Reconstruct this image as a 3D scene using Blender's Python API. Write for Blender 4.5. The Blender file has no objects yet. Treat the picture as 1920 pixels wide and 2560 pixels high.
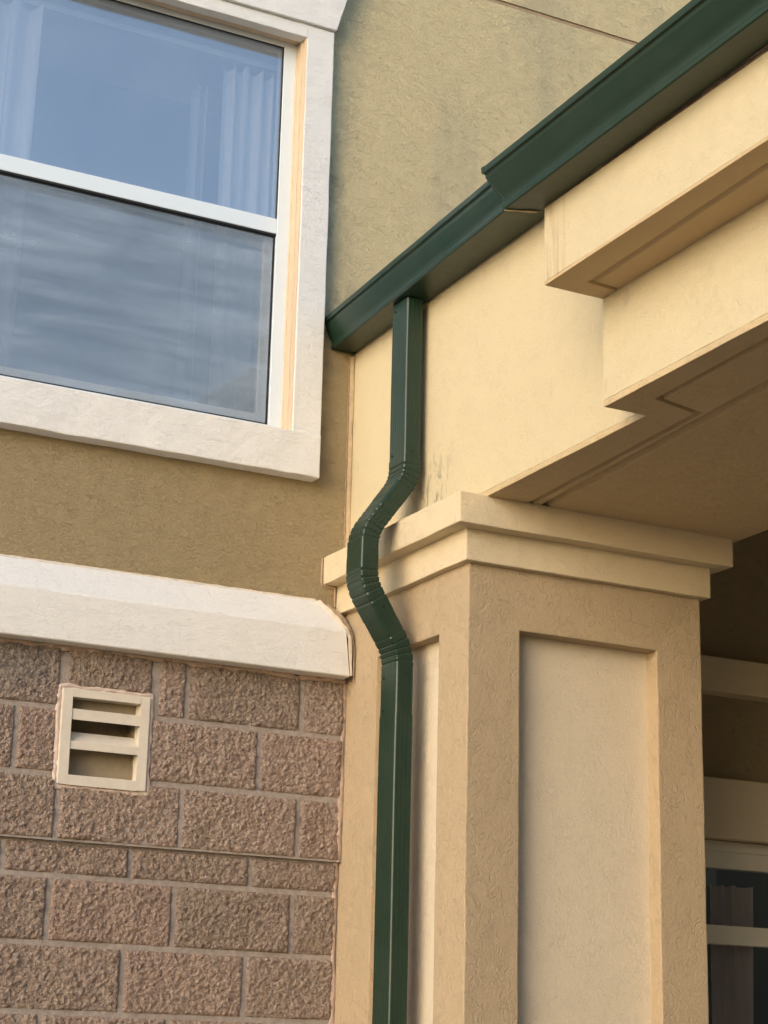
import bpy, bmesh, math, random
from mathutils import Vector, Matrix, noise
random.seed(7)
sc = bpy.context.scene
C = sc.collection
R = math.radians

# ---------------------------------------------------------------- camera
YAW, PITCH, ROLL = 0.4751, 0.2824, 0.0248
cam_d = bpy.data.cameras.new('camera'); cam = bpy.data.objects.new('camera', cam_d); C.objects.link(cam)
fw = Vector((math.sin(YAW)*math.cos(PITCH), math.cos(YAW)*math.cos(PITCH), math.sin(PITCH)))
r0 = Vector((math.cos(YAW), -math.sin(YAW), 0)); u0 = r0.cross(fw)
rr = math.cos(ROLL)*r0 + math.sin(ROLL)*u0
uu = -math.sin(ROLL)*r0 + math.cos(ROLL)*u0
m = Matrix(((rr.x, uu.x, -fw.x), (rr.y, uu.y, -fw.y), (rr.z, uu.z, -fw.z))).to_4x4()
m.translation = Vector((-2.8433, -5.7837, -1.6612))
cam.matrix_world = m
cam_d.sensor_fit = 'HORIZONTAL'; cam_d.sensor_width = 36; cam_d.lens = 4845.87/1920*36
cam_d.clip_start = 0.05; cam_d.clip_end = 2000
sc.camera = cam

# ---------------------------------------------------------------- light
SUN_AZ = R(31)      # measured from -x towards -y
SUN_EL = R(17)
sd = Vector((-math.cos(SUN_AZ)*math.cos(SUN_EL), -math.sin(SUN_AZ)*math.cos(SUN_EL), math.sin(SUN_EL)))
w = bpy.data.worlds.new('World'); sc.world = w; w.use_nodes = True
nt = w.node_tree; bg = nt.nodes['Background']; sky = nt.nodes.new('ShaderNodeTexSky')
sky.sky_type = 'NISHITA'; sky.sun_disc = False; sky.sun_elevation = SUN_EL
sky.sun_rotation = math.atan2(sd.x, sd.y); sky.air_density = 1.0; sky.dust_density = 1.0; sky.ozone_density = 1.0
nt.links.new(sky.outputs[0], bg.inputs[0]); bg.inputs[1].default_value = 0.15
sl = bpy.data.lights.new('sun', 'SUN'); sl.energy = 0.64; sl.angle = R(38); sl.color = (1.0, 0.80, 0.56)
so = bpy.data.objects.new('sun', sl); C.objects.link(so)
so.rotation_euler = (-sd).to_track_quat('-Z', 'Y').to_euler()
vs = sc.view_settings; vs.view_transform = 'Standard'; vs.look = 'None'; vs.exposure = 1.15; vs.gamma = 1
sc.render.film_transparent = False
sc.cycles.max_bounces = 8; sc.cycles.diffuse_bounces = 5

# ---------------------------------------------------------------- node helpers
class NT:
    def __init__(s, name):
        s.m = bpy.data.materials.new(name); s.m.use_nodes = True; s.t = s.m.node_tree
        s.b = s.t.nodes['Principled BSDF']; s.out = s.t.nodes['Material Output']
        g = s.t.nodes.new('ShaderNodeNewGeometry'); s.pos = g.outputs['Position']
    def n(s, ty, **kw):
        nd = s.t.nodes.new(ty)
        for k, v in kw.items(): setattr(nd, k, v)
        return nd
    def l(s, a, b): s.t.links.new(a, b)
    def setin(s, sock, v):
        if isinstance(v, (int, float)): sock.default_value = v
        elif isinstance(v, tuple): sock.default_value = v if len(v) == len(sock.default_value) else tuple(v)+(1,)
        else: s.l(v, sock)
    def scaled(s, sc3, off=(0, 0, 0)):
        mp = s.n('ShaderNodeMapping'); s.l(s.pos, mp.inputs[0]); mp.inputs['Scale'].default_value = sc3
        mp.inputs['Location'].default_value = off; return mp.outputs[0]
    def noise(s, scale, detail=3, dist=0, rough=.5, vec=None):
        nd = s.n('ShaderNodeTexNoise'); s.l(vec or s.pos, nd.inputs['Vector'])
        nd.inputs['Scale'].default_value = scale; nd.inputs['Detail'].default_value = detail
        nd.inputs['Distortion'].default_value = dist; nd.inputs['Roughness'].default_value = rough
        return nd.outputs['Fac']
    def math(s, op, a, b=0.0, c=0.0, clamp=False):
        nd = s.n('ShaderNodeMath', operation=op); nd.use_clamp = clamp
        s.setin(nd.inputs[0], a); s.setin(nd.inputs[1], b)
        if op in ('MULTIPLY_ADD',): s.setin(nd.inputs[2], c)
        return nd.outputs[0]
    def rng(s, v, a, b, c=0.0, d=1.0, smooth=False):
        nd = s.n('ShaderNodeMapRange'); nd.clamp = True
        if smooth: nd.interpolation_type = 'SMOOTHSTEP'
        s.setin(nd.inputs[0], v)
        for i, x in enumerate((a, b, c, d)): nd.inputs[i+1].default_value = x
        return nd.outputs[0]
    def mix(s, f, a, b, blend='MIX'):
        nd = s.n('ShaderNodeMix', data_type='RGBA', blend_type=blend)
        s.setin(nd.inputs[0], f); s.setin(nd.inputs[6], a); s.setin(nd.inputs[7], b)
        return nd.outputs[2]
    def xyz(s):
        nd = s.n('ShaderNodeSeparateXYZ'); s.l(s.pos, nd.inputs[0]); return nd.outputs
    def bump(s, h, dist, strength=1.0, normal=None):
        nd = s.n('ShaderNodeBump'); s.l(h, nd.inputs['Height']); nd.inputs['Distance'].default_value = dist
        nd.inputs['Strength'].default_value = strength
        if normal: s.l(normal, nd.inputs['Normal'])
        return nd.outputs[0]
    def base(s, col, rough=.8, normal=None, spec=.5):
        s.setin(s.b.inputs['Base Color'], col); s.setin(s.b.inputs['Roughness'], rough)
        s.b.inputs['Specular IOR Level'].default_value = spec
        if normal: s.l(normal, s.b.inputs['Normal'])
        return s.m

def stucco(name, col, worm=1.0, vec_scale=(1, 1, 1), stain=0.25, rough=.85, extra=None, wscale=34):
    k = NT(name); v = k.scaled(vec_scale)
    wv = k.noise(wscale, 2, 1.2, .5, v)
    ridge = k.rng(k.math('ABSOLUTE', k.math('SUBTRACT', wv, .5)), 0.0, .036, 1, 0)
    mask = k.rng(k.noise(16, 3, 0.5, .6, v), .38, .58, .25, 1)
    ridge = k.math('MULTIPLY', ridge, mask)
    wv2 = k.noise(wscale*1.9, 3, 1.6, .55, v)
    r2 = k.math('MULTIPLY', k.rng(k.math('ABSOLUTE', k.math('SUBTRACT', wv2, .47)), 0, .05, 1, 0), .45)
    fine = k.noise(260, 4, 0, .6); mid = k.noise(70, 4, .3, .6)
    h = k.math('ADD', k.math('MULTIPLY', k.math('SUBTRACT', 0.0, k.math('ADD', ridge, r2)), .62*worm), k.math('ADD', k.math('MULTIPLY', fine, .35), k.math('MULTIPLY', mid, .40)))
    big = k.noise(1.4, 4, .4, .6); med = k.noise(7, 5, .2, .65)
    c = k.mix(k.rng(big, .38, .68, 0, stain*.6, True), col, tuple(x*y for x, y in zip(col, (.80, .83, .88))))
    c = k.mix(k.rng(med, .3, .7, 0, .06), c, tuple(min(1, x*1.18) for x in col))
    c = k.mix(k.math('MULTIPLY', ridge, .20*worm), c, tuple(x*.6 for x in col))
    c = k.mix(k.rng(k.noise(420, 2), .62, .78, 0, .22), c, tuple(x*.72 for x in col))
    if extra: c = extra(k, c)
    return k.base(c, rough, k.bump(h, .0030, 1.0), .3)

def beam_extra(k, c):
    o = k.xyz(); x, y, z = o[0], o[1], o[2]
    # mud runs down the end of the projecting band
    run = k.math('MULTIPLY', k.rng(y, -1.90, -1.80), k.rng(x, -.30, -.31))
    st = k.rng(k.noise(60, 3, .3, .6, k.scaled((1, 1, .04))), .47, .60)
    c = k.mix(k.math('MULTIPLY', k.math('MULTIPLY', run, st), .45), c, (.30, .19, .10))
    # grey smudges beside the downspout
    near = k.math('MULTIPLY', k.rng(k.math('ABSOLUTE', k.math('ADD', y, .60)), .04, .16, 1, 0), k.rng(z, .10, .34, 1, 0))
    sm = k.rng(k.noise(26, 5, .6, .7, k.scaled((1, 1, .45))), .50, .62)
    c = k.mix(k.math('MULTIPLY', k.math('MULTIPLY', near, sm), .7), c, (.16, .14, .11))
    sp = k.rng(k.noise(9, 2, .2, .5, k.scaled((1, 1, .5), (3, 2, 1))), .71, .76)
    c = k.mix(k.math('MULTIPLY', sp, .28), c, (.35, .30, .24))
    return c

def wall_extra(k, c):
    o = k.xyz(); x, y, z = o[0], o[1], o[2]
    # soot-grey weathering above the gutter and beside the window trim
    v = k.noise(4.5, 4, .2, .6, k.scaled((1, 1, .16), (1.1, 0, 0)))
    up = k.rng(z, .75, 1.1)
    c = k.mix(k.math('MULTIPLY', k.math('MULTIPLY', k.rng(v, .50, .70, 0, 1, True), up), .30), c, (.25, .26, .22))
    edge = k.math('MULTIPLY', k.rng(k.math('ABSOLUTE', k.math('ADD', x, .12)), .0, .07, 1, 0), k.rng(k.noise(5, 4, .3, .65), .42, .62))
    c = k.mix(k.math('MULTIPLY', k.math('MULTIPLY', edge, k.rng(z, .2, .35)), .55), c, (.13, .12, .10))
    drip = k.math('MULTIPLY', k.rng(k.math('ABSOLUTE', k.math('SUBTRACT', z, .98)), 0, .12, 1, 0), k.rng(k.math('ABSOLUTE', x), .0, .25, 1, 0))
    c = k.mix(k.math('MULTIPLY', k.math('MULTIPLY', drip, k.rng(k.noise(22, 4), .45, .6)), .3), c, (.08, .08, .07))
    return c

def simple(name, col, rough=.5, spec=.5, var=.08, scale=30, bumpd=0.0, metallic=0):
    k = NT(name)
    c = k.mix(k.rng(k.noise(scale, 4, .2, .6), .3, .7, 0, 1), tuple(x*(1-var) for x in col), tuple(min(1, x*(1+var)) for x in col))
    k.b.inputs['Metallic'].default_value = metallic
    nrm = k.bump(k.noise(scale*4, 3), bumpd, 1.0) if bumpd else None
    return k.base(c, rough, nrm, spec)

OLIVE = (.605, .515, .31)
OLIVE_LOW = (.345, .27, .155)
TAN = (.475, .37, .245)
CREAM = (.625, .54, .365)
TRIM = (.80, .79, .77)
M = {}
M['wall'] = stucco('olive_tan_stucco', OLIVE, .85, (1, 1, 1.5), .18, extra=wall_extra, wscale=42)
M['tan'] = stucco('tan_stucco', TAN, .72, (1, 1, .8), .2, wscale=30)
M['cream'] = stucco('cream_stucco', CREAM, .35, (1, 1, 1), .15, extra=beam_extra, wscale=40)
M['panel'] = stucco('pale_panel_stucco', (.70, .61, .475), .5, (1, 1, .8), .15, wscale=55)
M['cap'] = stucco('cap_stucco', (.71, .60, .42), .5, (1, 1, 1), .2, wscale=42)
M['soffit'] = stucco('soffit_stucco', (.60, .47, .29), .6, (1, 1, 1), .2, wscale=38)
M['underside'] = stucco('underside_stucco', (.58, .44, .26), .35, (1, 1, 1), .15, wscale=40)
M['trim'] = stucco('offwhite_trim', TRIM, .42, (.6, 1, 1.6), .08, wscale=36)
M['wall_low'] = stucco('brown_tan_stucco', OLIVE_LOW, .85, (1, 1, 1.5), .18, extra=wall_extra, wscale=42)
M['caulk'] = simple('tan_caulk', (.46, .345, .21), .6, .4, .15, 40, .001)
M['caulk_pink'] = simple('pinkish_caulk', (.44, .33, .265), .7, .3, .18, 50, .0015)
M['caulk_dark'] = simple('dirty_caulk', (.40, .30, .20), .7, .3, .25, 60, .0015)
M['caulk_mix'] = simple('beige_caulk', (.70, .62, .52), .7, .3, .14, 40, .001)
M['joint'] = simple('joint_brown', (.36, .27, .18), .9, .2, .2, 60, .001)
M['vinyl'] = simple('white_vinyl', (.72, .80, .87), .35, .5, .015, 8)
M['vinyl_dim'] = simple('sash_vinyl', (.62, .65, .68), .4, .5, .03, 20)
M['rubber'] = simple('black_gasket', (.02, .02, .022), .5, .3, .1, 30)
M['ventpaint'] = simple('vent_cream_paint', (.66, .60, .51), .55, .4, .06, 25, .0004)
M['vent_in'] = simple('vent_inside', (.28, .225, .15), .7, .3, .15, 25)
M['fascia'] = simple('weathered_fascia', (.20, .15, .115), .9, .2, .35, 35, .002)
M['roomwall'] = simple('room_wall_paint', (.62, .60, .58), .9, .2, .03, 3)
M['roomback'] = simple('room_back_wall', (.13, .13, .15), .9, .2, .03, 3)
M['roomceil'] = simple('room_ceiling_paint', (.86, .80, .76), .9, .2, .03, 3)
M['roof'] = simple('asphalt_shingle', (.10, .09, .085), .95, .2, .3, 60, .003)
M['ground'] = simple('concrete_paving', (.30, .24, .16), .9, .2, .12, 3, .002)
M['screw'] = simple('green_screw', (.006, .018, .013), .45, .5, .1, 30)
M['low_sky_blocker'] = simple('sky_blocker_brown', (.075, .068, .045), .95, .2, .4, .3, .02)
M['mortar'] = simple('grey_mortar', (.33, .285, .255), .95, .2, .2, 45, .002)

def green():
    k = NT('dark_green_enamel')
    c = k.mix(k.rng(k.noise(14, 5, .3, .7), .35, .7), (.008, .029, .018), (.011, .034, .022))
    dust_refl = k.rng(k.noise(6, 5, .6, .7, k.scaled((1, 1, .6))), .5, .75, 0, .06)
    c = k.mix(dust_refl, c, (.16, .15, .11))
    ro = k.rng(k.noise(30, 4), .3, .7, .34, .40)
    dent = k.bump(k.noise(9, 2, 0, .4), .0025, .18)
    return k.base(c, ro, k.bump(k.noise(350, 2), .0003, .5, dent), .5)
M['green'] = green()

def cmu():
    k = NT('split_face_block')
    n1 = k.noise(5, 3, .2, .6); n2 = k.noise(85, 6, .15, .8); n3 = k.noise(190, 4, .2, .7)
    c = k.mix(k.rng(n1, .38, .62), (.68, .53, .435), (.71, .53, .45))
    c = k.mix(k.rng(n2, .46, .60, 0, .9), c, (.345, .255, .205))
    c = k.mix(k.rng(n2, .50, .36, 0, .75), c, (.78, .66, .56))
    c = k.mix(k.rng(n3, .56, .70, 0, .55), c, (.60, .48, .38))
    c = k.mix(k.rng(k.noise(230, 2, 0, .5, k.scaled((1, 1, 1), (4, 4, 4))), .68, .74, 0, .8), c, (.66, .58, .48))
    c = k.mix(k.rng(k.noise(150, 2, 0, .5, k.scaled((1, 1, 1), (9, 2, 4))), .66, .73, 0, .6), c, (.35, .15, .11))
    at = k.n('ShaderNodeAttribute'); at.attribute_name = 'tone'; tone = at.outputs['Fac']
    c = k.mix(k.rng(tone, .5, 1.0, 0, .30), c, (.55, .35, .29)); c = k.mix(k.rng(tone, .5, 0, 0, .35), c, (.30, .24, .19))
    o = k.xyz()
    gr = k.math('MULTIPLY', k.rng(o[2], -.62, -.50), k.rng(o[0], -.98, -1.08))
    c = k.mix(k.math('MULTIPLY', gr, k.rng(n2, .35, .6, .3, .75)), c, (.27, .26, .25))
    vo = k.n('ShaderNodeTexVoronoi'); vo.inputs['Scale'].default_value = 85; vo.inputs['Randomness'].default_value = 1
    wp = k.n('ShaderNodeVectorMath', operation='ADD'); nn = k.n('ShaderNodeTexNoise'); nn.inputs['Scale'].default_value = 60; nn.inputs['Detail'].default_value = 3
    k.l(k.pos, nn.inputs['Vector']); sc_ = k.n('ShaderNodeVectorMath', operation='SCALE'); k.l(nn.outputs['Color'], sc_.inputs[0]); sc_.inputs['Scale'].default_value = .02
    k.l(k.pos, wp.inputs[0]); k.l(sc_.outputs[0], wp.inputs[1]); k.l(wp.outputs[0], vo.inputs['Vector'])
    h = k.math('ADD', k.math('MULTIPLY', k.noise(210, 4, .1, .8), .8), k.math('ADD', k.math('MULTIPLY', k.noise(80, 5, .1, .7), 1.2), k.math('MULTIPLY', vo.outputs['Distance'], .7)))
    return k.base(c, .95, k.bump(h, .018, 1.0), .05)
M['cmu'] = cmu()

def glass(name, refl, tint=(.85, .9, .93), sky_haze=.01):
    k = NT(name); t = k.t; t.nodes.remove(k.b)
    tr = k.n('ShaderNodeBsdfTransparent'); tr.inputs[0].default_value = tint+(1,)
    gl = k.n('ShaderNodeBsdfGlossy'); gl.inputs['Roughness'].default_value = .012; gl.inputs[0].default_value = (.92, .96, 1, 1)
    wob = k.bump(k.noise(1.6, 2, 0, .4), .01, .25); k.l(wob, gl.inputs['Normal'])
    lw = k.n('ShaderNodeLayerWeight'); lw.inputs[0].default_value = .3
    f = k.math('ADD', k.math('MULTIPLY', lw.outputs['Fresnel'], .5), refl, clamp=True)
    mx = k.n('ShaderNodeMixShader'); k.l(f, mx.inputs[0]); k.l(tr.outputs[0], mx.inputs[1]); k.l(gl.outputs[0], mx.inputs[2])
    df = k.n('ShaderNodeBsdfDiffuse'); df.inputs[0].default_value = (.62, .76, .96, 1)  # bluish diffuse haze mixed in to stand for sky reflected by the pane
    m2 = k.n('ShaderNodeMixShader'); k.l(k.rng(k.noise(2.2, 4, .3, .6), .3, .7, sky_haze*.7, sky_haze*1.3), m2.inputs[0]); k.l(mx.outputs[0], m2.inputs[1]); k.l(df.outputs[0], m2.inputs[2])
    k.l(m2.outputs[0], k.out.inputs[0]); return k.m
M['glass'] = glass('coated_glass', .25, (1, 1, 1), .10)
M['glass_dim'] = glass('porch_glass', .05)

def screen():
    k = NT('insect_screen_mesh'); t = k.t; t.nodes.remove(k.b)
    tr = k.n('ShaderNodeBsdfTransparent'); df = k.n('ShaderNodeBsdfDiffuse')
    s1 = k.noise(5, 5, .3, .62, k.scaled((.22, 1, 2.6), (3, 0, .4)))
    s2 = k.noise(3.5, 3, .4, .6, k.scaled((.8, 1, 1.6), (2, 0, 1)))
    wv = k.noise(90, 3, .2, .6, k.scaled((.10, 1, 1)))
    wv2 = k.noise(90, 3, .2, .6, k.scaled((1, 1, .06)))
    dust_refl = k.math('MULTIPLY', k.rng(s1, .30, .68), k.rng(s2, .30, .70, .35, 1))  # streaky reflections of the lower sash, painted into the screen's colour and opacity
    dust_refl = k.math('ADD', dust_refl, k.math('MULTIPLY', k.math('SUBTRACT', k.math('ADD', wv, wv2), 1.0), .16), clamp=True)
    c = k.mix(dust_refl, (.22, .29, .38), (.47, .59, .74)); k.l(c, df.inputs[0])
    f = k.rng(dust_refl, 0, 1, .27, .44)
    mx = k.n('ShaderNodeMixShader'); k.l(f, mx.inputs[0]); k.l(tr.outputs[0], mx.inputs[1]); k.l(df.outputs[0], mx.inputs[2])
    k.l(mx.outputs[0], k.out.inputs[0]); return k.m
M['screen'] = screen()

def cloth(name, col, trans=.35):
    k = NT(name); t = k.t; t.nodes.remove(k.b)
    df = k.n('ShaderNodeBsdfDiffuse'); tl = k.n('ShaderNodeBsdfTranslucent')
    c = k.mix(k.rng(k.noise(60, 3, 0, .6, k.scaled((1, 1, .1))), .35, .65), tuple(x*.93 for x in col), col)
    k.l(c, df.inputs[0]); k.l(c, tl.inputs[0])
    mx = k.n('ShaderNodeMixShader'); mx.inputs[0].default_value = trans
    k.l(df.outputs[0], mx.inputs[1]); k.l(tl.outputs[0], mx.inputs[2]); k.l(mx.outputs[0], k.out.inputs[0]); return k.m
M['curtain'] = cloth('white_curtain_cloth', (.92, .92, .94))
M['curtain_dim'] = cloth('grey_curtain_cloth', (.50, .50, .53))
M['curtain_pink'] = cloth('rosy_curtain_cloth', (.80, .52, .42))

# ---------------------------------------------------------------- object helpers
def tag(o, label=None, cat=None, group=None, kind=None):
    if label: o['label'] = label
    if cat: o['category'] = cat
    if group: o['group'] = group
    if kind: o['kind'] = kind
    return o
def empty(name, loc, label, cat, group=None):
    o = bpy.data.objects.new(name, None); C.objects.link(o); o.location = loc; o.empty_display_size = .1
    return tag(o, label, cat, group)
def link(name, bm, mats, parent=None, smooth=False, angle=None):
    me = bpy.data.meshes.new(name)
    bmesh.ops.recalc_face_normals(bm, faces=bm.faces)
    bm.to_mesh(me); bm.free()
    if not isinstance(mats, (list, tuple)): mats = [mats]
    for q in mats: me.materials.append(q)
    o = bpy.data.objects.new(name, me); C.objects.link(o)
    if smooth:
        for p in me.polygons: p.use_smooth = True
        if angle:
            me.set_sharp_from_angle(angle=angle)
    if parent:
        o.parent = parent
        if parent.type == 'EMPTY': o.location = -parent.location
    return o
def box(bm, x0, x1, y0, y1, z0, z1, mi=0):
    x0, x1 = sorted((x0, x1)); y0, y1 = sorted((y0, y1)); z0, z1 = sorted((z0, z1))
    v = [bm.verts.new(p) for p in ((x0,y0,z0),(x1,y0,z0),(x1,y1,z0),(x0,y1,z0),(x0,y0,z1),(x1,y0,z1),(x1,y1,z1),(x0,y1,z1))]
    for f in ((0,3,2,1),(4,5,6,7),(0,1,5,4),(1,2,6,5),(2,3,7,6),(3,0,4,7)):
        bm.faces.new([v[i] for i in f]).material_index = mi
    return v
def prism(bm, pts, axis, a, b, mi=0):
    """closed polygon in the plane across `axis`, extruded from a to b (numbers or functions of the point)"""
    def P(p, t):
        q = list(p); q.insert(axis, t(p) if callable(t) else t); return q
    A = [bm.verts.new(P(p, a)) for p in pts]; B = [bm.verts.new(P(p, b)) for p in pts]
    n = len(pts)
    bm.faces.new(A).material_index = mi; bm.faces.new(B[::-1]).material_index = mi
    for i in range(n): bm.faces.new((A[i], A[(i+1) % n], B[(i+1) % n], B[i])).material_index = mi
def prism2(bm, bot, top, za, zb_):
    A = [bm.verts.new((x, y, za((x, y)))) for x, y in bot]; B_ = [bm.verts.new((x, y, zb_((x, y)))) for x, y in top]
    n = len(bot); bm.faces.new(A); bm.faces.new(B_[::-1])
    for i in range(n): bm.faces.new((A[i], A[(i+1) % n], B_[(i+1) % n], B_[i]))
def finish(bm, bev=.004, step=.04, amp=.0012, zmin=None):
    """rounded, slightly wavy hand-trowelled edges"""
    bmesh.ops.recalc_face_normals(bm, faces=bm.faces)
    if bev:
        es = [e for e in bm.edges if len(e.link_faces) == 2 and e.calc_face_angle(0) > .4]
        bmesh.ops.bevel(bm, geom=es, offset=bev, segments=2, affect='EDGES', profile=.6, clamp_overlap=True)
    for ax in range(3):
        lo = min(v.co[ax] for v in bm.verts); hi = max(v.co[ax] for v in bm.verts)
        if ax == 2 and zmin is not None: lo = max(lo, zmin)
        if hi-lo < step*1.5: continue
        n = min(140, int((hi-lo)/step)); nrm = Vector((0, 0, 0)); nrm[ax] = 1
        for i in range(1, n):
            co = Vector((0, 0, 0)); co[ax] = lo+(hi-lo)*i/n
            bmesh.ops.bisect_plane(bm, geom=bm.verts[:]+bm.edges[:]+bm.faces[:], plane_co=co, plane_no=nrm, dist=1e-5)
    for v in bm.verts:
        v.co += noise.noise_vector(v.co*9)*amp + noise.noise_vector(v.co*38)*amp*.55
def skin(bm, rings, closed=True, caps=True, mi=0):
    V = [[bm.verts.new(p) for p in r] for r in rings]; n = len(rings[0])
    for a, b in zip(V, V[1:]):
        for i in range(n if closed else n-1):
            j = (i+1) % n; bm.faces.new((a[i], a[j], b[j], b[i])).material_index = mi
    if caps and closed: bm.faces.new(V[0]).material_index = mi; bm.faces.new(V[-1][::-1]).material_index = mi
def bead(bm, pts, r, flat=1.0, normal=(0, -1, 0), jit=.35, step=.012, seed=0):
    """wobbly squeezed-out bead along a polyline; r may be a list (one per point)"""
    rs = r if isinstance(r, (list, tuple)) else [r]*len(pts)
    P = [Vector(p) for p in pts]; path = []
    for i in range(len(P)-1):
        n = max(1, int((P[i+1]-P[i]).length/step))
        for j in range(n): path.append((P[i].lerp(P[i+1], j/n), rs[i]+(rs[i+1]-rs[i])*j/n))
    path.append((P[-1], rs[-1])); rings = []; N = Vector(normal).normalized()
    for i, (c, ra) in enumerate(path):
        t = (path[min(i+1, len(path)-1)][0]-path[max(i-1, 0)][0]).normalized(); s = t.cross(N).normalized()
        wv = 1+jit*noise.noise(c*30+Vector((seed, 0, 0))); w2 = 1+jit*noise.noise(c*45+Vector((0, seed, 5)))
        sh = s*ra*jit*noise.noise(c*17+Vector((0, 9, seed)))
        rings.append([c+sh+s*ra*wv*math.cos(a)+N*ra*flat*w2*math.sin(a) for a in [k*math.pi/4 for k in range(8)]])
    skin(bm, rings)

GZ = -3.26
# ---------------------------------------------------------------- ground
bm = bmesh.new()
vs_ = [bm.verts.new(p) for p in ((-400, -400, GZ), (400, -400, GZ), (400, 400, GZ), (-400, 400, GZ))]; bm.faces.new(vs_)
tag(link('ground', bm, M['ground']), kind='structure')
bm = bmesh.new(); rings = []    # unseen ring added to block low sky, behind the photographer, right round to the open side of the portico
for i in range(81):
    a = R(-118+i*3); d = 30+4*noise.noise(Vector((a*2, 0, 0))); hh = 9.5+3.0*noise.noise(Vector((a*3, 4, 0)))+1.2*noise.noise(Vector((a*14, 4, 2)))
    c_, s_ = math.sin(a), -math.cos(a)
    rings.append([(c_*d, s_*d, GZ-.5), (c_*(d+3), s_*(d+3), GZ+hh*.7), (c_*(d+9), s_*(d+9), GZ+hh), (c_*(d+60), s_*(d+60), GZ+hh*.9), (c_*(d+70), s_*(d+70), GZ-.5)])
skin(bm, rings[27:]) 
tag(link('low_sky_blocker', bm, M['low_sky_blocker'], smooth=True), kind='structure')

# ---------------------------------------------------------------- building
B = empty('building', (-2, .1, GZ), 'hotel wall of olive stucco above split face block with a white window', 'building')
# window openings
WX0, WX1, WZ0, WZ1 = -1.95, -.2508, .45, 1.962
PX0, PX1, PZ0, PZ1 = 1.00, 2.6, -2.1, -.806
def wall_sheet(bm, x0, x1, z0, z1, holes, y0, y1):
    xs = sorted({x0, x1, *[h[0] for h in holes], *[h[1] for h in holes]}); zs = sorted({z0, z1, *[h[2] for h in holes], *[h[3] for h in holes]})
    xs = [x for x in xs if x0 <= x <= x1]; zs = [z for z in zs if z0 <= z <= z1]
    inh = lambda x, z: any(h[0] < x < h[1] and h[2] < z < h[3] for h in holes)
    for a, b in zip(xs, xs[1:]):
        for c, d in zip(zs, zs[1:]):
            if inh((a+b)/2, (c+d)/2): continue
            for y in (y0, y1): bm.faces.new([bm.verts.new(p) for p in ((a, y, c), (b, y, c), (b, y, d), (a, y, d))])
    for h in holes:
        a, b, c, d = h
        for q in (((a, c), (b, c)), ((b, c), (b, d)), ((b, d), (a, d)), ((a, d), (a, c))):
            (xa, za), (xb, zb) = q
            if za == zb and za in (z0, z1): continue
            bm.faces.new([bm.verts.new(p) for p in ((xa, y0, za), (xb, y0, zb), (xb, y1, zb), (xa, y1, za))])
    bmesh.ops.remove_doubles(bm, verts=bm.verts, dist=1e-5)
JZ = 2.371
bm = bmesh.new()
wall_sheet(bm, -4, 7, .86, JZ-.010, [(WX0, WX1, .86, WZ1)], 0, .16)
for z0, z1 in ((JZ+.010, 5.0),):
    box(bm, -4, 7, 0, .16, z0, z1)
# rolled lips of the control joint
bmb = bm
link('stucco_wall', bm, M['wall'], B)
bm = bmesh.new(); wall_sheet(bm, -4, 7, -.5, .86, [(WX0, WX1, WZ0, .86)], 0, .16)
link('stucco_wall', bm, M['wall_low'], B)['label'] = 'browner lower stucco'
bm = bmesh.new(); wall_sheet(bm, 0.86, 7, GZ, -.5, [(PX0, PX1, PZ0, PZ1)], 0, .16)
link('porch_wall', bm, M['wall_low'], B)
bm = bmesh.new(); box(bm, -4, 7, .006, .05, JZ-.02, JZ+.02); link('control_joint', bm, M['joint'], B)

# ledge (sloped top) left of the column
bm = bmesh.new()
secs = []
for x in [-4]+[-2.2+i*.03 for i in range(70)]:
    if x > -.125: break
    secs.append(x)
prof = [(0.004, -.1235), (-.004, -.1275), (-.1165, -.2425), (-.1195, -.2490), (-.1195, -.395), (-.1165, -.3985), (.004, -.3985)]
xend = [-.116, -.113, -.066, -.061, -.043, -.041, -.030]
rings = [[(x, p[0], p[1]) for p in prof] for x in secs]
rings.append([(xe, p[0], p[1]) for xe, p in zip(xend, prof)])
skin(bm, rings)
for v in bm.verts: v.co += noise.noise_vector(v.co*6)*.0012+noise.noise_vector(v.co*45)*.0004
link('ledge', bm, M['trim'], B)
bm = bmesh.new()   # caulk where ledge meets wall and column
bead(bm, [(-2.2, -.002, -.125), (-.12, -.002, -.125)], .005, .6, (0, -1, .6), .6, .02, 3)
bead(bm, [(-.118, -.008, -.128), (-.086, -.055, -.175), (-.058, -.110, -.236), (-.044, -.117, -.268), (-.037, -.117, -.394)], [.010, .012, .009, .006, .005], .15, (0, -1, .2), .35, .01, 5)
link('ledge_caulk', bm, M['caulk_mix'], B)
bm = bmesh.new()
bead(bm, [(-.085, -.010, -.137), (-.050, -.055, -.190), (-.032, -.100, -.250), (-.025, -.112, -.30), (-.0235, -.112, -.42)], [.012, .014, .009, .003, .0025], .35, (0, -1, .2), .5, .01, 8)
link('dirty_caulk', bm, M['caulk_dark'], B)
# vertical caulk between wall and portico side
bm = bmesh.new()
bead(bm, [(-.010, -.002, -.06), (-.010, -.002, .30), (-.011, -.002, .775)], .010, .22, (-.5, -1, 0), .35, .02, 1)
link('corner_caulk', bm, M['caulk'], B)
bm = bmesh.new()
bead(bm, [(-.0215, -.003, -.07), (-.0215, -.003, .45), (-.023, -.003, .775)], .0019, .6, (0, -1, 0), .7, .02, 2)
bead(bm, [(-.100, -.002, .025), (-.101, -.002, -.07), (-.05, -.002, -.075), (-.048, -.002, -.14)], .004, .6, (0, -1, 0), .6, .01, 4)
link('dirty_caulk', bm, M['caulk_dark'], B)

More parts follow.
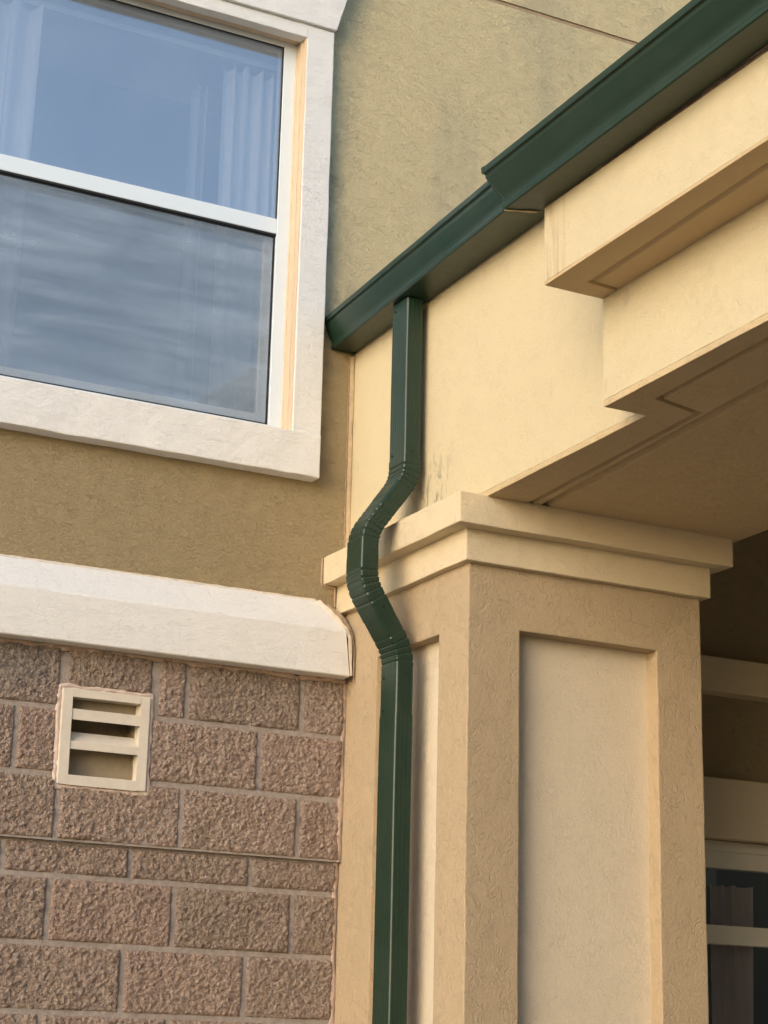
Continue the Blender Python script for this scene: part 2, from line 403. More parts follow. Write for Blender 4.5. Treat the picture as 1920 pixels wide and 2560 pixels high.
# split-face block base
ROWS = [(-.3965, -.5885, -.045, .0), (-.5975, -.7945, -.045, 1.0), (-.8055, -.9965, -.045, .0), (-1.005, -1.0990, -.025, 1.0), (-1.1085, -1.3000, -.025, 0.0), (-1.3095, -1.5015, -.025, 1.0)]
z = -1.5110; kk = 0
while z > GZ+.02:
    ROWS.append((z, max(GZ, z-.192), -.025, float(kk % 2))); z -= .2032; kk += 1
XR = -.026; J0 = -.180; PIT = .4064
bm = bmesh.new(); TL = bm.verts.layers.float.new('tone'); VENT = (-1.006, -.705, -.832, -.528)
def block(x0, x1, zt, zb, y, fine=True):
    if x1-x0 < .02: return
    tone = random.random()
    st = .0042 if fine else .03
    nx = max(2, int((x1-x0)/st)); nz = max(2, int((zt-zb)/st)); V = []
    tilt = random.uniform(-.002, .002); off = random.uniform(-.002, .002)
    for j in range(nz+1):
        row = []
        for i in range(nx+1):
            x = x0+(x1-x0)*i/nx; zz = zb+(zt-zb)*j/nz
            p = Vector((x, y*7, zz)); edge = (i in (0, nx) or j in (0, nz))
            e1 = min(i, nx-i, j, nz-j)
            q = p+noise.noise_vector(p*60)*.006; d = .0060+noise.fractal(q*48, .6, 2.1, 4)*.0040 + noise.noise(p*9)*.0065 + (abs(noise.noise(q*70))+abs(noise.noise(q*125))*.7)*.0095-.001
            yy = y+off+tilt*((x-x0)/(x1-x0)*2-1) - d
            if e1 == 0: yy = y+.014
            elif e1 == 1: yy = y-.001-d*.4
            elif e1 == 2: yy += .0015
            jx = noise.noise(p*45)*.0040 if edge else 0; jz = noise.noise(p*45+Vector((7, 7, 7)))*.0040 if edge else 0
            if VENT[0]-.002 < x < VENT[1]+.002 and VENT[2]-.004 < zz < VENT[3]: yy = y+.012
            vv = bm.verts.new((x+jx, yy, zz+jz)); vv[TL] = tone; row.append(vv)
        V.append(row)
    for j in range(nz):
        for i in range(nx): bm.faces.new((V[j][i], V[j][i+1], V[j+1][i+1], V[j+1][i]))
for ri, (zt, zb, y, half) in enumerate(ROWS):
    fine = ri < 7; j = J0-(.152 if half else 0)
    if ri == 1: j = J0-.147
    if ri >= 5 and half: j = J0-.157
    g = .005; cuts = [XR]; x = j
    while x > -4: cuts.append(x); x -= PIT
    cuts.append(-4)
    for a, b in zip(cuts, cuts[1:]):
        x1 = a-(g if a != XR else 0); x0 = b+g
        segs = [(x0, x1)]
        if ri == 0 and x0 < -.70 < x1: segs = [(x0, -.694), (-.684, x1)]
        if ri == 0 and x0 < -.64 < x1: segs = [(x0, -.694), (-.684, x1)]
        for s0, s1 in segs:
            ff = fine and s1 > -1.45
            # leave the vent opening free
            vt, vb = VENT[3], VENT[2]
            if s1 > VENT[0] and s0 < VENT[1] and zb < vt and zt > vb+.03:
                if s0 < VENT[0]-.02: block(s0, VENT[0]-.004, zt, zb, y, ff)
                if s1 > VENT[1]+.02: block(VENT[1]+.004, s1, zt, zb, y, ff)
                m0, m1 = max(s0, VENT[0]), min(s1, VENT[1])
                if zt > vt+.01: block(m0, m1, zt, vt+.003, y, ff)
                if zb < vb-.01: block(m0, m1, vb-.003, zb, y, ff)
            else: block(s0, s1, zt, zb, y, ff)
me_blocks = link('block_wall', bm, M['cmu'], B, smooth=True)
bm = bmesh.new()
def mortar(x0, x1, zt, zb, y):
    st = .02; nx = max(1, int((x1-x0)/st)); nz = max(1, int((zt-zb)/st)); V = []
    for j in range(nz+1):
        V.append([bm.verts.new((x0+(x1-x0)*i/nx, y+noise.noise(Vector((x0+(x1-x0)*i/nx, 0, zb+(zt-zb)*j/nz))*22)*.0022, zb+(zt-zb)*j/nz)) for i in range(nx+1)])
    for j in range(nz):
        for i in range(nx): bm.faces.new((V[j][i], V[j][i+1], V[j+1][i+1], V[j+1][i]))
mortar(-4, VENT[0], -.39, -1.0, -.0462); mortar(VENT[1], XR+.012, -.39, -1.0, -.0462)
mortar(VENT[0], VENT[1], -.39, VENT[3], -.0462); mortar(VENT[0], VENT[1], VENT[2], -1.0, -.0462)
mortar(-4, XR+.012, -1.0, GZ, -.0262)
bm.faces.new([bm.verts.new(p) for p in ((-4, -.0462, -1.0), (XR+.012, -.0462, -1.0), (XR+.012, -.0262, -1.0), (-4, -.0262, -1.0))])
box(bm, -4, VENT[0]-.03, .02, .12, GZ, -.39); box(bm, VENT[1]+.03, -.02, .02, .12, GZ, -.39)
link('mortar', bm, M['mortar'], me_blocks, smooth=True)
bm = bmesh.new()
bead(bm, [(XR+.001, -.046, -.40), (XR, -.046, -1.0)], .008, .55, (0, -1, 0), .7, .008, 11)
bead(bm, [(XR-.001, -.028, -1.0), (XR+.001, -.028, -1.75), (XR+.001, -.028, GZ)], .0085, .55, (0, -1, 0), .7, .008, 12)
bead(bm, [(-2.2, -.054, -.404), (-.03, -.054, -.404)], .0085, .8, (0, -1, -.5), .9, .007, 13)
link('block_caulk', bm, M['caulk_pink'], B)

# upper window -----------------------------------------------------
bm = bmesh.new()   # jamb and head trim
TY = -.045
box(bm, -.2508, -.1432, TY, .002, .4425, 2.003)
box(bm, -2.15, -.2508, TY, .002, 1.952, 2.003)
box(bm, -2.15, WX0-.001, TY, .002, .4425, 1.952)
bmesh.ops.remove_doubles(bm, verts=bm.verts, dist=1e-4); finish(bm, .004, .05, .0014)
link('window_trim', bm, M['trim'], B)
bm = bmesh.new(); box(bm, -2.25, -.148, -.060, .03, .2883, .4425); finish(bm, .005, .03, .0024); link('window_sill', bm, M['trim'], B)
bm = bmesh.new()   # splayed hood above the window
prism(bm, [(-2.3, 2.006), (-.140, 2.006), (-.070, 2.26), (-.060, 2.30), (-2.3, 2.30)], 1, -.060, .002); finish(bm, .004, .05, .0014)
link('window_hood', bm, M['trim'], B)
bm = bmesh.new()   # tan caulked reveal
box(bm, -.2535, -.2485, -.040, .05, .444, 1.957); box(bm, WX0, -.2535, .0025, .05, 1.9607, 1.9665)
bead(bm, [(-.2545, -.006, .445), (-.2545, -.006, 1.95)], .0045, .8, (-1, 0, 0), .5, .02, 21)
bead(bm, [(-.2545, .036, .445), (-.2545, .036, 1.95)], .005, .8, (-1, -.5, 0), .5, .02, 22)
link('window_reveal', bm, simple('reveal_tan', (.60, .49, .37), .75, .3, .04, 14, .0004), B)
bm = bmesh.new()   # white frame
FY0, FY1 = .040, .10
GX0, GX1 = -1.90, -.3032
box(bm, GX1, -.2530, FY0, FY1, .4425, 1.9605); box(bm, -1.95, GX0, FY0, FY1, .4425, 1.9605)
box(bm, GX0, GX1, FY0, FY1, 1.9405, 1.9605); box(bm, GX0, GX1, FY0-.006, FY1, .4425, .4790)
finish(bm, .002, .4, 0); wf = link('window', bm, M['vinyl'], B)
bm = bmesh.new(); box(bm, GX0, GX1, FY0+.001, FY1-.02, 1.1975, 1.2554); finish(bm, .003, .4, 0); link('meeting_rail', bm, M['vinyl'], wf)
bm = bmesh.new()   # upper sash gasket
for a in ((GX1-.004, GX1, 1.2554, 1.9405), (GX0, GX0+.004, 1.2554, 1.9405)): box(bm, a[0], a[1], .044, .0495, a[2], a[3])
box(bm, GX0, GX1, .044, .0495, 1.9375, 1.9405)
box(bm, GX0, GX1, .044, .060, 1.1905, 1.1975)
link('gasket', bm, M['rubber'], wf)
bm = bmesh.new(); box(bm, GX0, GX1, .050, .054, 1.2554, 1.9405); link('pane', bm, M['glass'], wf)
bm = bmesh.new(); box(bm, GX0, GX1, .088, .092, .51, 1.19); link('pane', bm, M['glass'], wf)
bm = bmesh.new()   # lower sash rails behind the screen
box(bm, GX0, GX1, .070, .10, .479, .524); box(bm, GX1-.03, GX1, .076, .10, .512, 1.19); box(bm, GX0, GX0+.03, .076, .10, .512, 1.19)
link('sash', bm, M['vinyl_dim'], wf)
bm = bmesh.new()
fr = [(GX0+.006, GX1-.002, .4835, .489), (GX1-.007, GX1-.002, .489, 1.19), (GX0+.006, GX0+.016, .489, 1.19), (GX0+.006, GX1-.002, 1.186, 1.1905)]
for a in fr: box(bm, a[0], a[1], .050, .058, a[2], a[3])
sf = link('screen_frame', bm, M['rubber'], wf)
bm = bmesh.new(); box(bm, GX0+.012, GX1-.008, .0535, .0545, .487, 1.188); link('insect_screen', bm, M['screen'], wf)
# room behind
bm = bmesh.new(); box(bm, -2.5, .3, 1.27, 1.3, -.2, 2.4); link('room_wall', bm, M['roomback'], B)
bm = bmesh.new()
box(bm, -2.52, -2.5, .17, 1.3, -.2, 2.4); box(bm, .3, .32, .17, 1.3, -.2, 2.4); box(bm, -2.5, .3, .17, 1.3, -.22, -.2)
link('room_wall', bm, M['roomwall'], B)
bm = bmesh.new(); box(bm, -2.5, .3, .16, 1.27, 2.30, 2.33); link('room_ceiling', bm, M['roomceil'], B)
bm = bmesh.new(); box(bm, -2.4, .2, .15, .165, 1.90, 1.925); finish(bm, .004, 1, 0)
tag(link('curtain_rod', bm, M['vinyl_dim']), 'pale curtain rod just inside the top of the large white window', 'curtain rod')

def curtain(name, x0, x1, y, z0, z1, mat, label, folds, seed, group, hem=.018):
    bm = bmesh.new(); nx, nz = folds*14, 26; V = []
    for j in range(nz+1):
        t = j/nz; row = []
        for i in range(nx+1):
            s = i/nx; ph = s*folds*2*math.pi+1.3*noise.noise(Vector((s*3, seed, t*.7)))*2
            x = x0+(x1-x0)*s
            d = .018*math.sin(ph)*(1+.5*noise.noise(Vector((s*5, 2, seed))))+.007*math.sin(2.3*ph+t*2)
            zt = z1+hem*math.cos(ph)*.8
            row.append(bm.verts.new((x+.006*math.sin(ph*1.3+t*3), y+d, z0+(zt-z0)*t)))
        V.append(row)
    for j in range(nz):
        for i in range(nx): bm.faces.new((V[j][i], V[j][i+1], V[j+1][i+1], V[j+1][i]))
    return tag(link(name, bm, mat, smooth=True), label, 'curtain', group)
curtain('curtain', -.500, -.235, .135, .10, 1.86, M['curtain'], 'white pleated curtain at the right side of the large white window', 5, 3.1, 'pleated window curtains')
curtain('curtain', -1.62, -1.195, .135, .10, 1.88, M['curtain'], 'white pleated curtain at the left edge of the photo in the large window', 6, 8.4, 'pleated window curtains')
bm = bmesh.new()
bm.free()
curtain('curtain', -.585, -.515, .235, .10, 1.80, M['curtain_dim'], 'narrow greyer curtain fold just left of the right pleated curtain of the large window', 2, 6.1, 'pleated window curtains')

# porch ledge, window head and window -------------------------------
bm = bmesh.new(); box(bm, .86, 7, -.08, .002, -.271, -.141); finish(bm, .004, .2, .001); link('porch_ledge', bm, M['cap'], B)
bm = bmesh.new(); box(bm, .93, 2.75, -.04, .002, -.8045, -.584); box(bm, .93, PX0, -.04, .002, -2.2, -.8045); box(bm, PX1, 2.75, -.04, .002, -2.2, -.8045)
finish(bm, .004, .2, .001); link('porch_window_trim', bm, M['cap'], B)
bm = bmesh.new()
box(bm, PX0, PX1, .030, .09, -.842, -.806); box(bm, PX0, PX1, .040, .09, -.902, -.842)
box(bm, PX0, PX0+.06, .04, .09, -2.1, -.902); box(bm, PX1-.06, PX1, .04, .09, -2.1, -.902); box(bm, PX0+.06, PX1-.06, .04, .09, -2.1, -2.04)
M['vinyl_cream'] = simple('cream_vinyl', (.74, .69, .56), .4, .5, .03, 10)
pw = link('porch_window', bm, M['vinyl_cream'], B)
bm = bmesh.new(); box(bm, PX0+.06, PX1-.06, .041, .08, -1.176, -1.109); link('meeting_rail', bm, M['vinyl_cream'], pw)
bm = bmesh.new(); box(bm, PX0+.06, PX1-.06, .060, .064, -1.109, -.902); link('pane', bm, M['glass_dim'], pw)
bm = bmesh.new(); box(bm, PX0+.06, PX1-.06, .080, .084, -2.04, -1.176); link('pane', bm, M['glass_dim'], pw)
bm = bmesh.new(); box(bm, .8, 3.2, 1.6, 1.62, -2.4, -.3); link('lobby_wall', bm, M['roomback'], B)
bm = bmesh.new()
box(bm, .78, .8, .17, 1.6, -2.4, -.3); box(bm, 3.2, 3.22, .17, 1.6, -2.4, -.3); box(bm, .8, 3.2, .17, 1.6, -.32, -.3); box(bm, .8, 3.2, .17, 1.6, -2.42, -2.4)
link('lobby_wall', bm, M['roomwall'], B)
curtain('porch_curtain', 1.60, 1.775, .13, -2.0, -.955, M['curtain_pink'], 'rosy curtain hanging in the dark window under the porch', 3, 5.5, None, .003)
curtain('porch_curtain', 1.42, 1.575, .17, -2.0, -.945, M['curtain_pink'], 'dim brown curtain behind the rosy one in the porch window, cut by the column', 3, 1.5, None, .003)

# ---------------------------------------------------------------- vent
VT = empty('wall_vent', (-.856, -.03, -.835), 'square cream louvred vent caulked into the split face block wall', 'vent')
bm = bmesh.new()
ox0, ox1, oz0, oz1 = -1.001, -.713, -.829, -.532; ix0, ix1, iz0, iz1 = -.969, -.744, -.799, -.5575
Y0, Y1 = -.061, -.02
box(bm, ox0, ix0, Y0, Y1, oz0, oz1); box(bm, ix1, ox1, Y0, Y1, oz0, oz1); box(bm, ix0, ix1, Y0, Y1, iz1, oz1); box(bm, ix0, ix1, Y0, Y1, oz0, iz0)
bmesh.ops.remove_doubles(bm, verts=bm.verts, dist=1e-4); finish(bm, .002, .05, .0007); link('frame', bm, M['ventpaint'], VT)
bm = bmesh.new(); box(bm, ox0-.006, ox1+.006, -.052, -.03, oz0-.006, oz1+.006)
# keep the middle open: drop the faces over the opening by building a ring instead
bm.free(); bm = bmesh.new()
for a in ((ox0-.006, ox0, oz0-.006, oz1+.006), (ox1, ox1+.006, oz0-.006, oz1+.006), (ox0, ox1, oz1, oz1+.006), (ox0, ox1, oz0-.006, oz0)): box(bm, a[0], a[1], -.052, -.03, a[2], a[3])
link('flange', bm, M['ventpaint'], VT)
for zt, zb in ((-.5935, -.627), (-.6947, -.7186)):
    bm = bmesh.new()
    if zt > -.65: prism(bm, [(-.058, zb), (-.058, zt), (-.054, zt), (-.010, zt-.012), (-.010, zt-.016), (-.052, zt-.006), (-.054, zb)], 0, ix0, ix1)
    else: prism(bm, [(-.058, zb), (-.058, zt), (-.052, zt), (-.012, zt+.036), (-.009, zt+.033), (-.046, zt-.006), (-.050, zb)], 0, ix0, ix1)
    link('louvre', bm, M['ventpaint'], VT)
bm = bmesh.new()
for a in ((ix0-.003, ix0, -.02, .06, iz0, iz1), (ix1, ix1+.003, -.02, .06, iz0, iz1), (ix0, ix1, -.02, .06, iz1, iz1+.003), (ix0, ix1, -.02, .06, iz0-.003, iz0)): box(bm, *a)
box(bm, ix0, ix1, -.004, 0, iz0, -.70); box(bm, ix0, ix1, -.014, -.010, -.606, iz1); box(bm, ix0, ix1, .058, .062, -.70, iz1)
link('duct', bm, M['vent_in'], VT)
bm = bmesh.new(); e = .0075
bead(bm, [(ox0-e, -.048, oz0-e), (ox0-e, -.048, oz1+e), (ox1+e, -.048, oz1+e), (ox1+e, -.048, oz0-e), (ox0-e, -.048, oz0-e)], .0088, .7, (0, -1, 0), .75, .006, 31)
link('caulk', bm, simple('pale_pink_caulk', (.60, .48, .41), .7, .3, .12, 50, .001), VT, smooth=True)

# ---------------------------------------------------------------- portico column
PC = empty('portico_column', (.41, -.43, GZ), 'square tan stucco column with stepped cream cap and recessed pale panels', 'column')
X0, X1, YC = -.0159, .841, -.8583
px0, px1, pzt, pzb, dF = .1647, .6698, -.3558, -3.0, .058
qy0, qy1, dS = -.6764, -.262, .045
bm = bmesh.new()
def ring_face(bm, ax, val, dep, a0, a1, b0, b1, h0, h1, g0, g1):
    """face in plane ax=val spanning a x b with rectangular recess h x g going in by dep"""
    def P(a, b, t):
        return (a, t, b) if ax == 1 else (t, a, b)
    xs = [a0, h0, h1, a1]; zs = [b0, g0, g1, b1]
    for i in range(3):
        for j in range(3):
            if i == 1 and j == 1: continue
            bm.faces.new([bm.verts.new(P(a, b, val)) for a, b in ((xs[i], zs[j]), (xs[i+1], zs[j]), (xs[i+1], zs[j+1]), (xs[i], zs[j+1]))])
    cs = [(h0, g0), (h1, g0), (h1, g1), (h0, g1)]
    for i in range(4):
        p, q = cs[i], cs[(i+1) % 4]
        bm.faces.new([bm.verts.new(P(p[0], p[1], val)), bm.verts.new(P(q[0], q[1], val)), bm.verts.new(P(q[0], q[1], val+dep)), bm.verts.new(P(p[0], p[1], val+dep))])
ring_face(bm, 1, YC, dF, X0, X1, GZ, -.160, px0, px1, pzb, pzt)
ring_face(bm, 0, X0, dS, YC, 0.02, GZ, -.160, qy0, qy1, pzb, pzt)
ring_face(bm, 0, X1, -dS, YC, 0.02, GZ, -.160, qy0, qy1, pzb, pzt)
bmesh.ops.remove_doubles(bm, verts=bm.verts, dist=1e-5)
bmesh.ops.recalc_face_normals(bm, faces=bm.faces)
finish(bm, .004, .05, .0014, -2.2)
# recalc may flip on an open shell; shading is two-sided
link('shaft', bm, M['tan'], PC)
def panel_bm(quad):
    bm = bmesh.new(); bm.faces.new([bm.verts.new(p) for p in quad]); return bm
bm = panel_bm(((px0-.01, YC+dF, pzb-.01), (px1+.01, YC+dF, pzb-.01), (px1+.01, YC+dF, pzt+.01), (px0-.01, YC+dF, pzt+.01)))
link('panel', bm, M['panel'], PC)['label'] = 'wide pale front panel'
bm = panel_bm(((X0+dS, qy0-.01, pzb-.01), (X0+dS, qy1+.01, pzb-.01), (X0+dS, qy1+.01, pzt+.01), (X0+dS, qy0-.01, pzt+.01)))
link('panel', bm, M['panel'], PC)['label'] = 'side panel behind the downspout'
bm = panel_bm(((X1-dS, qy0-.01, pzb-.01), (X1-dS, qy1+.01, pzb-.01), (X1-dS, qy1+.01, pzt+.01), (X1-dS, qy0-.01, pzt+.01)))
link('panel', bm, M['panel'], PC)
bm = bmesh.new(); box(bm, X0-.026, X1+.026, YC-.026, .01, -.1669, -.064); finish(bm, .0035, .045, .0016); link('cap_lower_tier', bm, M['cap'], PC)
bm = bmesh.new(); box(bm, X0-.0782, X1+.0782, YC-.0782, .01, -.0672, .0285); finish(bm, .004, .045, .0018); link('cap_upper_tier', bm, M['cap'], PC)

# ---------------------------------------------------------------- portico beam
PB = empty('portico_beam', (.45, -2.6, .03), 'cream stucco portico beam with stepped projecting bands above the column', 'beam')
YS, XB, YE = -1.7645, .946, -12.0
b1, b2 = .1341, .3178
def zb(y): return .0375+.0147*(YS-y)
def zb2(y): return .3425+.0132*(YS-y)
def ztop(y): return .5640+.006*(YS-y)
G = .019   # groove depth
bm = bmesh.new()
prism(bm, [(0, .006), (XB, .006), (XB, YE), (0, YE)], 2, lambda p: zb(p[1])+G, .93)
finish(bm, 0, .06, .0)
link('beam_body', bm, M['cream'], PB)
# soffit boards: edge strip (following the projection), middle strip, wide board
g1 = [(.147, .006), (.147, -.86), (.101, -1.842), (-.053, -1.880), (-.070, -2.40), (-.072, YE)]
def offs(path, d): return [(x+d, y) for x, y in path]
edge = [(0, .006), (0, YS), (-b1, YS), (-b1, YE)]
left1 = g1
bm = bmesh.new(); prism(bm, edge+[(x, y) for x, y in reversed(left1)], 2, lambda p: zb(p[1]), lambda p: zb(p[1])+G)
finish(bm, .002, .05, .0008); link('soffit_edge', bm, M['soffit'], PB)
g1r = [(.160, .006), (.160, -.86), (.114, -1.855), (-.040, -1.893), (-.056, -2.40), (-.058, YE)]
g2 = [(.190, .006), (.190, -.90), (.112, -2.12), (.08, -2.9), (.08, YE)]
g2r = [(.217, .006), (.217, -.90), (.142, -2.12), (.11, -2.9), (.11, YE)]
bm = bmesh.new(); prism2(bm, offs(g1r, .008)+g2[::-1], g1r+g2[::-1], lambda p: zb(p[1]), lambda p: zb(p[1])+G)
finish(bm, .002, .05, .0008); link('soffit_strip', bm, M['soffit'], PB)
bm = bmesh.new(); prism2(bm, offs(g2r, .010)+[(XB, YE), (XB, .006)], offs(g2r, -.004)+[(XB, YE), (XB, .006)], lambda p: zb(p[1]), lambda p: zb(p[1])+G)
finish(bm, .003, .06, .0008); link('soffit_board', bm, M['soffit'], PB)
bm = bmesh.new(); prism(bm, [(-.0005, YS), (-.0005, YE), (-b1, YE), (-b1, YS)], 2, lambda p: zb(p[1])+G, lambda p: zb2(p[1])+.05)
finish(bm, .0, .06, .0); link('lower_band', bm, M['cream'], PB)
# upper band with a shallow groove in its underside
bm = bmesh.new(); prism(bm, [(-.001, YS), (-.001, YE), (-b2, YE), (-b2, YS)], 2, lambda p: zb2(p[1])+.010, lambda p: ztop(p[1]))
link('upper_band', bm, M['cream'], PB)
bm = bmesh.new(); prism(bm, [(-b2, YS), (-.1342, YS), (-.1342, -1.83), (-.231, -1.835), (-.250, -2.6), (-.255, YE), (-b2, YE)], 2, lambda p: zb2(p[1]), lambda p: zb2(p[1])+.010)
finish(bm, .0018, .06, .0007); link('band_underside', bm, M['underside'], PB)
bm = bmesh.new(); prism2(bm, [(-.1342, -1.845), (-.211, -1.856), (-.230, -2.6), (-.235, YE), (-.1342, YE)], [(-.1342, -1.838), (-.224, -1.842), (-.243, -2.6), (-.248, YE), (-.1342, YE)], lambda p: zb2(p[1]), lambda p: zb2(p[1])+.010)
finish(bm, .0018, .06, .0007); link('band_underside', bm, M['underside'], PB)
bm = bmesh.new()
prism(bm, [(-b2+.004, YS-.004), (-b2+.004, YE), (-.25, YE), (-.25, YS-.004)], 2, lambda p: ztop(p[1])-.001, lambda p: .605+.019*(YS-p[1]))
finish(bm, 0, .03, .0025); link('fascia', bm, M['fascia'], PB)

# roof and porch ceiling
RF = empty('portico_roof', (2, -2.5, .9), 'shingled portico roof behind the green gutters', 'roof')
bm = bmesh.new()
prism(bm, [(-.06, .90), (XB+9.0, 1.35), (XB+9.0, 1.40), (-.06, .95)], 1, YS, -.003)
prism(bm, [(-.42, .675), (XB+9.0, 1.30), (XB+9.0, 1.35), (-.42, .70)], 1, YE-.3, YS-.002)
link('shingles', bm, M['roof'], RF)
bm = bmesh.new(); box(bm, XB+.002, 10, YE, -.004, .86, .90); link('porch_ceiling', bm, M['soffit'], RF)
bm = bmesh.new(); box(bm, XB+.002, 10, YE, YE+.9, .40, .86); pass; link('front_light_blocker', bm, M['cream'], RF)  # unseen beam added at the far end to keep light out of the porch

# ---------------------------------------------------------------- gutters
def gprof(wb, h, wt):
    p = [(0.0, h*.98), (0.0, .004), (.004, 0.0), (wb-.004, 0.0), (wb, .003), (wb+.002, .0135), (wb-.001, .0175), (wb-.0005, .024), (wb+.004, .036)]
    for i in range(1, 8):
        t = i/8; o = wb+.004+(wt-.012-wb)*(t**.85); u = .036+(h-.062)*t; p.append((o, u))
    p += [(wt-.010, h-.030), (wt-.010, h-.024), (wt-.008, h-.021), (wt-.001, h-.019), (wt, h-.016), (wt+.001, h-.002), (wt-.002, h), (wt-.012, h), (wt-.014, h-.006)]
    return p
def thick(p, t=.0016):
    q = []
    for i, a in enumerate(p):
        b = p[min(i+1, len(p)-1)]; c = p[max(i-1, 0)]
        d = Vector((b[0]-c[0], b[1]-c[1])).normalized(); n = Vector((-d.y, d.x)) # left of travel = inside
        q.append((a[0]+n.x*t, a[1]+n.y*t))
    return p+q[::-1]
def gutter(name, label, secs, endcap=None):
    root = empty(name, (secs[0][0], secs[0][1], secs[0][2]), label, 'gutter', None)
    bm = bmesh.new(); rings = []
    for (xb, y, z, wb, h, wt, skew) in secs:
        rings.append([(xb-o, y+skew*o, z+u) for o, u in thick(gprof(wb, h, wt))])
    skin(bm, rings)
    link('trough', bm, M['green'], root, smooth=True, angle=R(35))
    return root
n = 24; secs = []
for i in range(n+1):
    y = -.004-(1.755)*i/n; t = -y
    wav = .0012*noise.noise(Vector((0, y*5, 1)))
    secs.append((-.004, y, .7857+.0165*t+wav, .090+.034*t, .112, .124+.032*t, 0))
GL = gutter('gutter', 'dark green rain gutter, the lower-left length feeding the downspout', secs)
secs = []
for i in range(n+1):
    y = -1.742-(10.4)*(i/n)**1.6; t = -1.742-y
    wav = .0012*noise.noise(Vector((3, y*5, 1)))
    secs.append((-.3165, y, .5645+.019*t+wav, .0915+.003*t, .121, .143+.002*t, .45 if i == 0 else .45*max(0, 1-i/2)))
GR = gutter('gutter', 'dark green rain gutter, the upper-right length ending with an open edge', secs)
GL['group'] = GR['group'] = 'green gutters along the portico'
# end cap, hem and drip pieces
def cap_bm(sec, dy, grow=.002):
    xb, y, z, wb, h, wt, sk = sec; p = gprof(wb, h, wt); bm = bmesh.new()
    pts = [(xb-o, z+u) for o, u in p]
    cx = sum(a for a, _ in pts)/len(pts); cz_ = sum(b for _, b in pts)/len(pts)
    out = []
    for (x, zz), (o, u) in zip(pts, p):
        out.append((x, zz, y+sk*o))
    A = [bm.verts.new((x, yy, zz)) for x, zz, yy in out]; Bv = [bm.verts.new((x, yy+dy, zz)) for x, zz, yy in out]
    bm.faces.new(A); bm.faces.new(Bv[::-1])
    for i in range(len(A)):
        j = (i+1) % len(A); bm.faces.new((A[i], A[j], Bv[j], Bv[i]))
    return bm
bm = cap_bm((-.003, -.0035, .784, .092, .114, .127, 0), -.014); link('end_cap', bm, M['green'], GL)
bm = cap_bm((-.3155, -1.740, .5625, .0935, .1235, .1455, .45), -.010); link('end_cap', bm, M['green'], GR)
bm = bmesh.new()
bead(bm, [(-.325, -1.737, .562), (-.36, -1.722, .563), (-.405, -1.702, .564)], .0032, 1, (0, 0, -1), .8, .006, 41)
link('sealant', bm, M['caulk'], GR)
bm = bmesh.new()
bead(bm, [(-.318, -1.745, .568), (-.318, -2.3, .578), (-.318, -3.2, .594)], .0035, 1, (-1, 0, 0), .9, .012, 43)
link('sealant', bm, M['fascia'], GR)
# ---------------------------------------------------------------- downspout
DS = empty('downspout', (-.068, -.505, GZ), 'dark green rectangular downspout bending around the column cap', 'downspout')
def pprof(scale=1.0, grow=0.0, ribs=1.0):
    hy, hn, r = .0545+grow, .0305+grow, .009; pts = []
    def side(a, b, inw, nr, amp):
        L = (Vector(b)-Vector(a)).length; m_ = nr*8
        for i in range(m_):
            t = i/m_; q = Vector(a).lerp(Vector(b), t)
            g = .5-.5*math.cos(t*nr*2*math.pi); g = g**4
            pts.append(tuple(q+Vector(inw)*amp*g*ribs))
    # coordinates: (y, n) with n positive = outward (-x)
    cs = [((hy-r), (hn-r), 0), (-(hy-r), (hn-r), 90), (-(hy-r), -(hn-r), 180), ((hy-r), -(hn-r), 270)]
    sides = [(((hy-r), hn), (-(hy-r), hn), (0, -1), 6, .0005), ((-hy, hn-r), (-hy, -(hn-r)), (1, 0), 3, .0013), ((-(hy-r), -hn), (hy-r, -hn), (0, 1), 5, .002), ((hy, -(hn-r)), (hy, hn-r), (-1, 0), 3, .0026)]
    for (cy, cn, a0), sd_ in zip(cs, sides):
        for k in range(6):
            a = R(a0+90*k/6); pts.append((cy+r*math.cos(a), cn+r*math.sin(a)))
        side(*sd_)
    return pts
PATH = [(-.0575, .83), (-.0575, .178), (-.200, -.022), (-.200, -.186), (-.068, -.388), (-.068, -3.18)]
def fillet(path, r, ds):
    P = [Vector(p) for p in path]; out = [P[0]]
    for i in range(1, len(P)-1):
        a, b, c = P[i-1], P[i], P[i+1]; d1 = (a-b).normalized(); d2 = (c-b).normalized()
        L = r; p1 = b+d1*L; p2 = b+d2*L; n_ = int(L*2/ds)
        for k in range(n_+1):
            t = k/n_; out.append((1-t)**2*p1+2*t*(1-t)*b+t*t*p2)
    out.append(P[-1]); res = [out[0]]
    for a, b in zip(out, out[1:]):
        L = (b-a).length; m_ = max(1, int(L/.004)) if b.y > -1 else max(1, int(L/.01))
        for k in range(1, m_+1): res.append(a.lerp(b, k/m_))
    return res
PP = fillet(PATH, .043, .0025)
ARC = [0]
for a, b in zip(PP, PP[1:]): ARC.append(ARC[-1]+(b-a).length)
def at_z(z):
    for i in range(len(PP)-1):
        if PP[i].y >= z >= PP[i+1].y: 
            t = (PP[i].y-z)/max(1e-9, PP[i].y-PP[i+1].y); return ARC[i]+t*(ARC[i+1]-ARC[i])
    return ARC[-1]
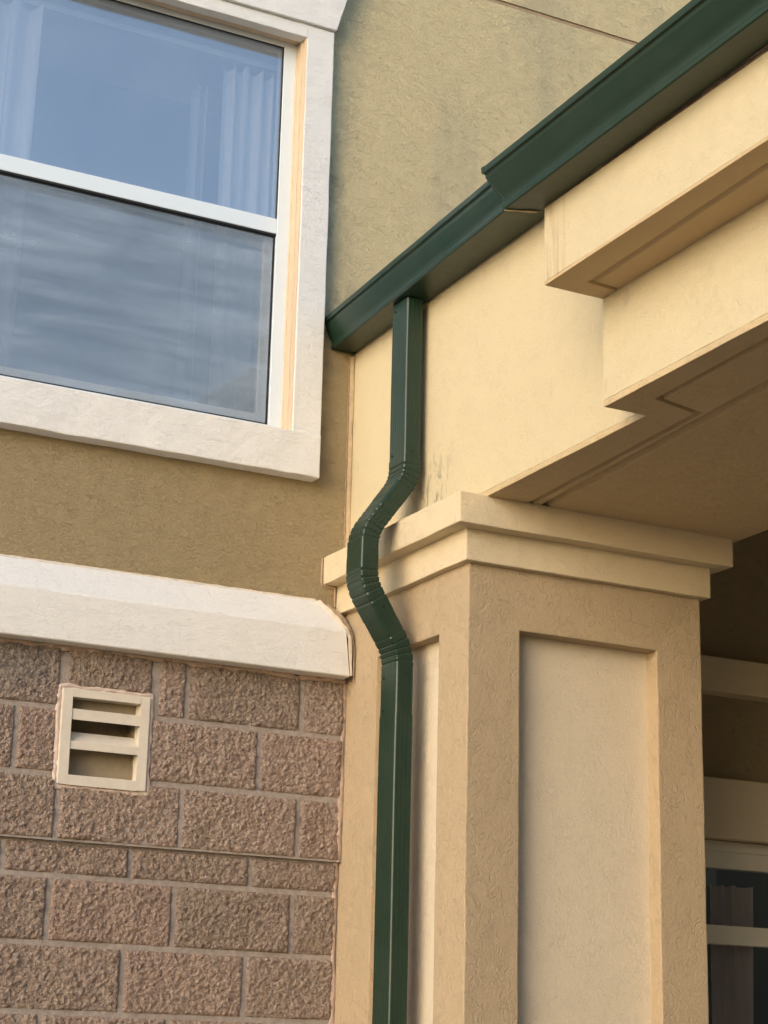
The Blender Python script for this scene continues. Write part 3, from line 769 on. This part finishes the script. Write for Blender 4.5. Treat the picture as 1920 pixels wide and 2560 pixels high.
def pipe_piece(name, z0, z1, grow, crimps=(), ribs=1.0, flare=0.0):
    s0, s1 = at_z(z0), at_z(z1)+.004; bm = bmesh.new(); rings = []
    idx = [i for i, s in enumerate(ARC) if s0 <= s <= s1]
    idx = [i for i in idx]
    for i in idx:
        t = (PP[min(i+1, len(PP)-1)]-PP[max(i-1, 0)]).normalized(); nn = Vector((t.y, -t.x))   # outward = -x when going down
        if t.y < 0: nn = Vector((t.y, -t.x))
        y_c = -.505+.003*noise.noise(Vector((ARC[i]*2, 0, 0)))
        g = grow
        for c in crimps:
            d = (ARC[i]-at_z(c))/.0024
            g -= .0023*math.exp(-d*d)
            d2 = (ARC[i]-at_z(c)-.006)/.003; g += .0008*math.exp(-d2*d2)
        if flare and ARC[i]-s0 < .03: g += flare*(1-(ARC[i]-s0)/.03)
        sy = .022*(PP[i].y) *.0
        rings.append([(PP[i].x+nn.x*b, y_c+a, PP[i].y+nn.y*b) for a, b in pprof(1, g, ribs)])
    skin(bm, rings, caps=True)
    return link(name, bm, M['green'], DS, smooth=True, angle=R(40))
p1_ = pipe_piece('pipe', .793, .24, 0.0)
e1_ = pipe_piece('elbow', .247, .09, .0016, (.218, .196, .178, .160, .142), .8)
e2_ = pipe_piece('elbow', .095, -.10, .0008, (.050, .032, .014, -.004, -.024, -.044), 1.0)
e3_ = pipe_piece('elbow', -.095, -.278, .0014, (-.150, -.172, -.192, -.212, -.236), .6)
e4_ = pipe_piece('elbow', -.272, -.60, .0004, (-.340, -.362, -.382, -.402, -.424), .35)
p2_ = pipe_piece('pipe', -.588, -3.18, .0018, (), 1.0)
def screw(y, x, z, nrm, parent):
    bm = bmesh.new(); q = Vector(nrm).normalized(); rot = q.to_track_quat('Z', 'Y').to_matrix().to_4x4()
    bmesh.ops.create_cone(bm, cap_ends=True, segments=6, radius1=.0048, radius2=.0042, depth=.004, matrix=Matrix.Translation((x, y, z)) @ rot)
    bmesh.ops.create_cone(bm, cap_ends=True, segments=16, radius1=.0062, radius2=.006, depth=.0012, matrix=Matrix.Translation(Vector((x, y, z))-q*.0022) @ rot)
    link('screw', bm, M['screw'], parent)
for x, y, z, nm, pa in ((-.0888, -.475, .262, (-1, 0, 0), p1_), (-.062, -.5602, .262, (0, -1, 0), p1_), (-.0888, -.475, .765, (-1, 0, 0), p1_),
        (-.190, -.5605, -.085, (0, -1, 0), e2_), (-.135, -.561, .085, (0, -1, 0), e1_), (-.150, -.5605, -.262, (0, -1, 0), e3_),
        (-.0995, -.475, -.470, (-1, 0, 0), e4_), (-.060, -.5602, -.462, (0, -1, 0), e4_), (-.0997, -.475, -.572, (-1, 0, 0), e4_)):
    screw(y, x, z, nm, pa)
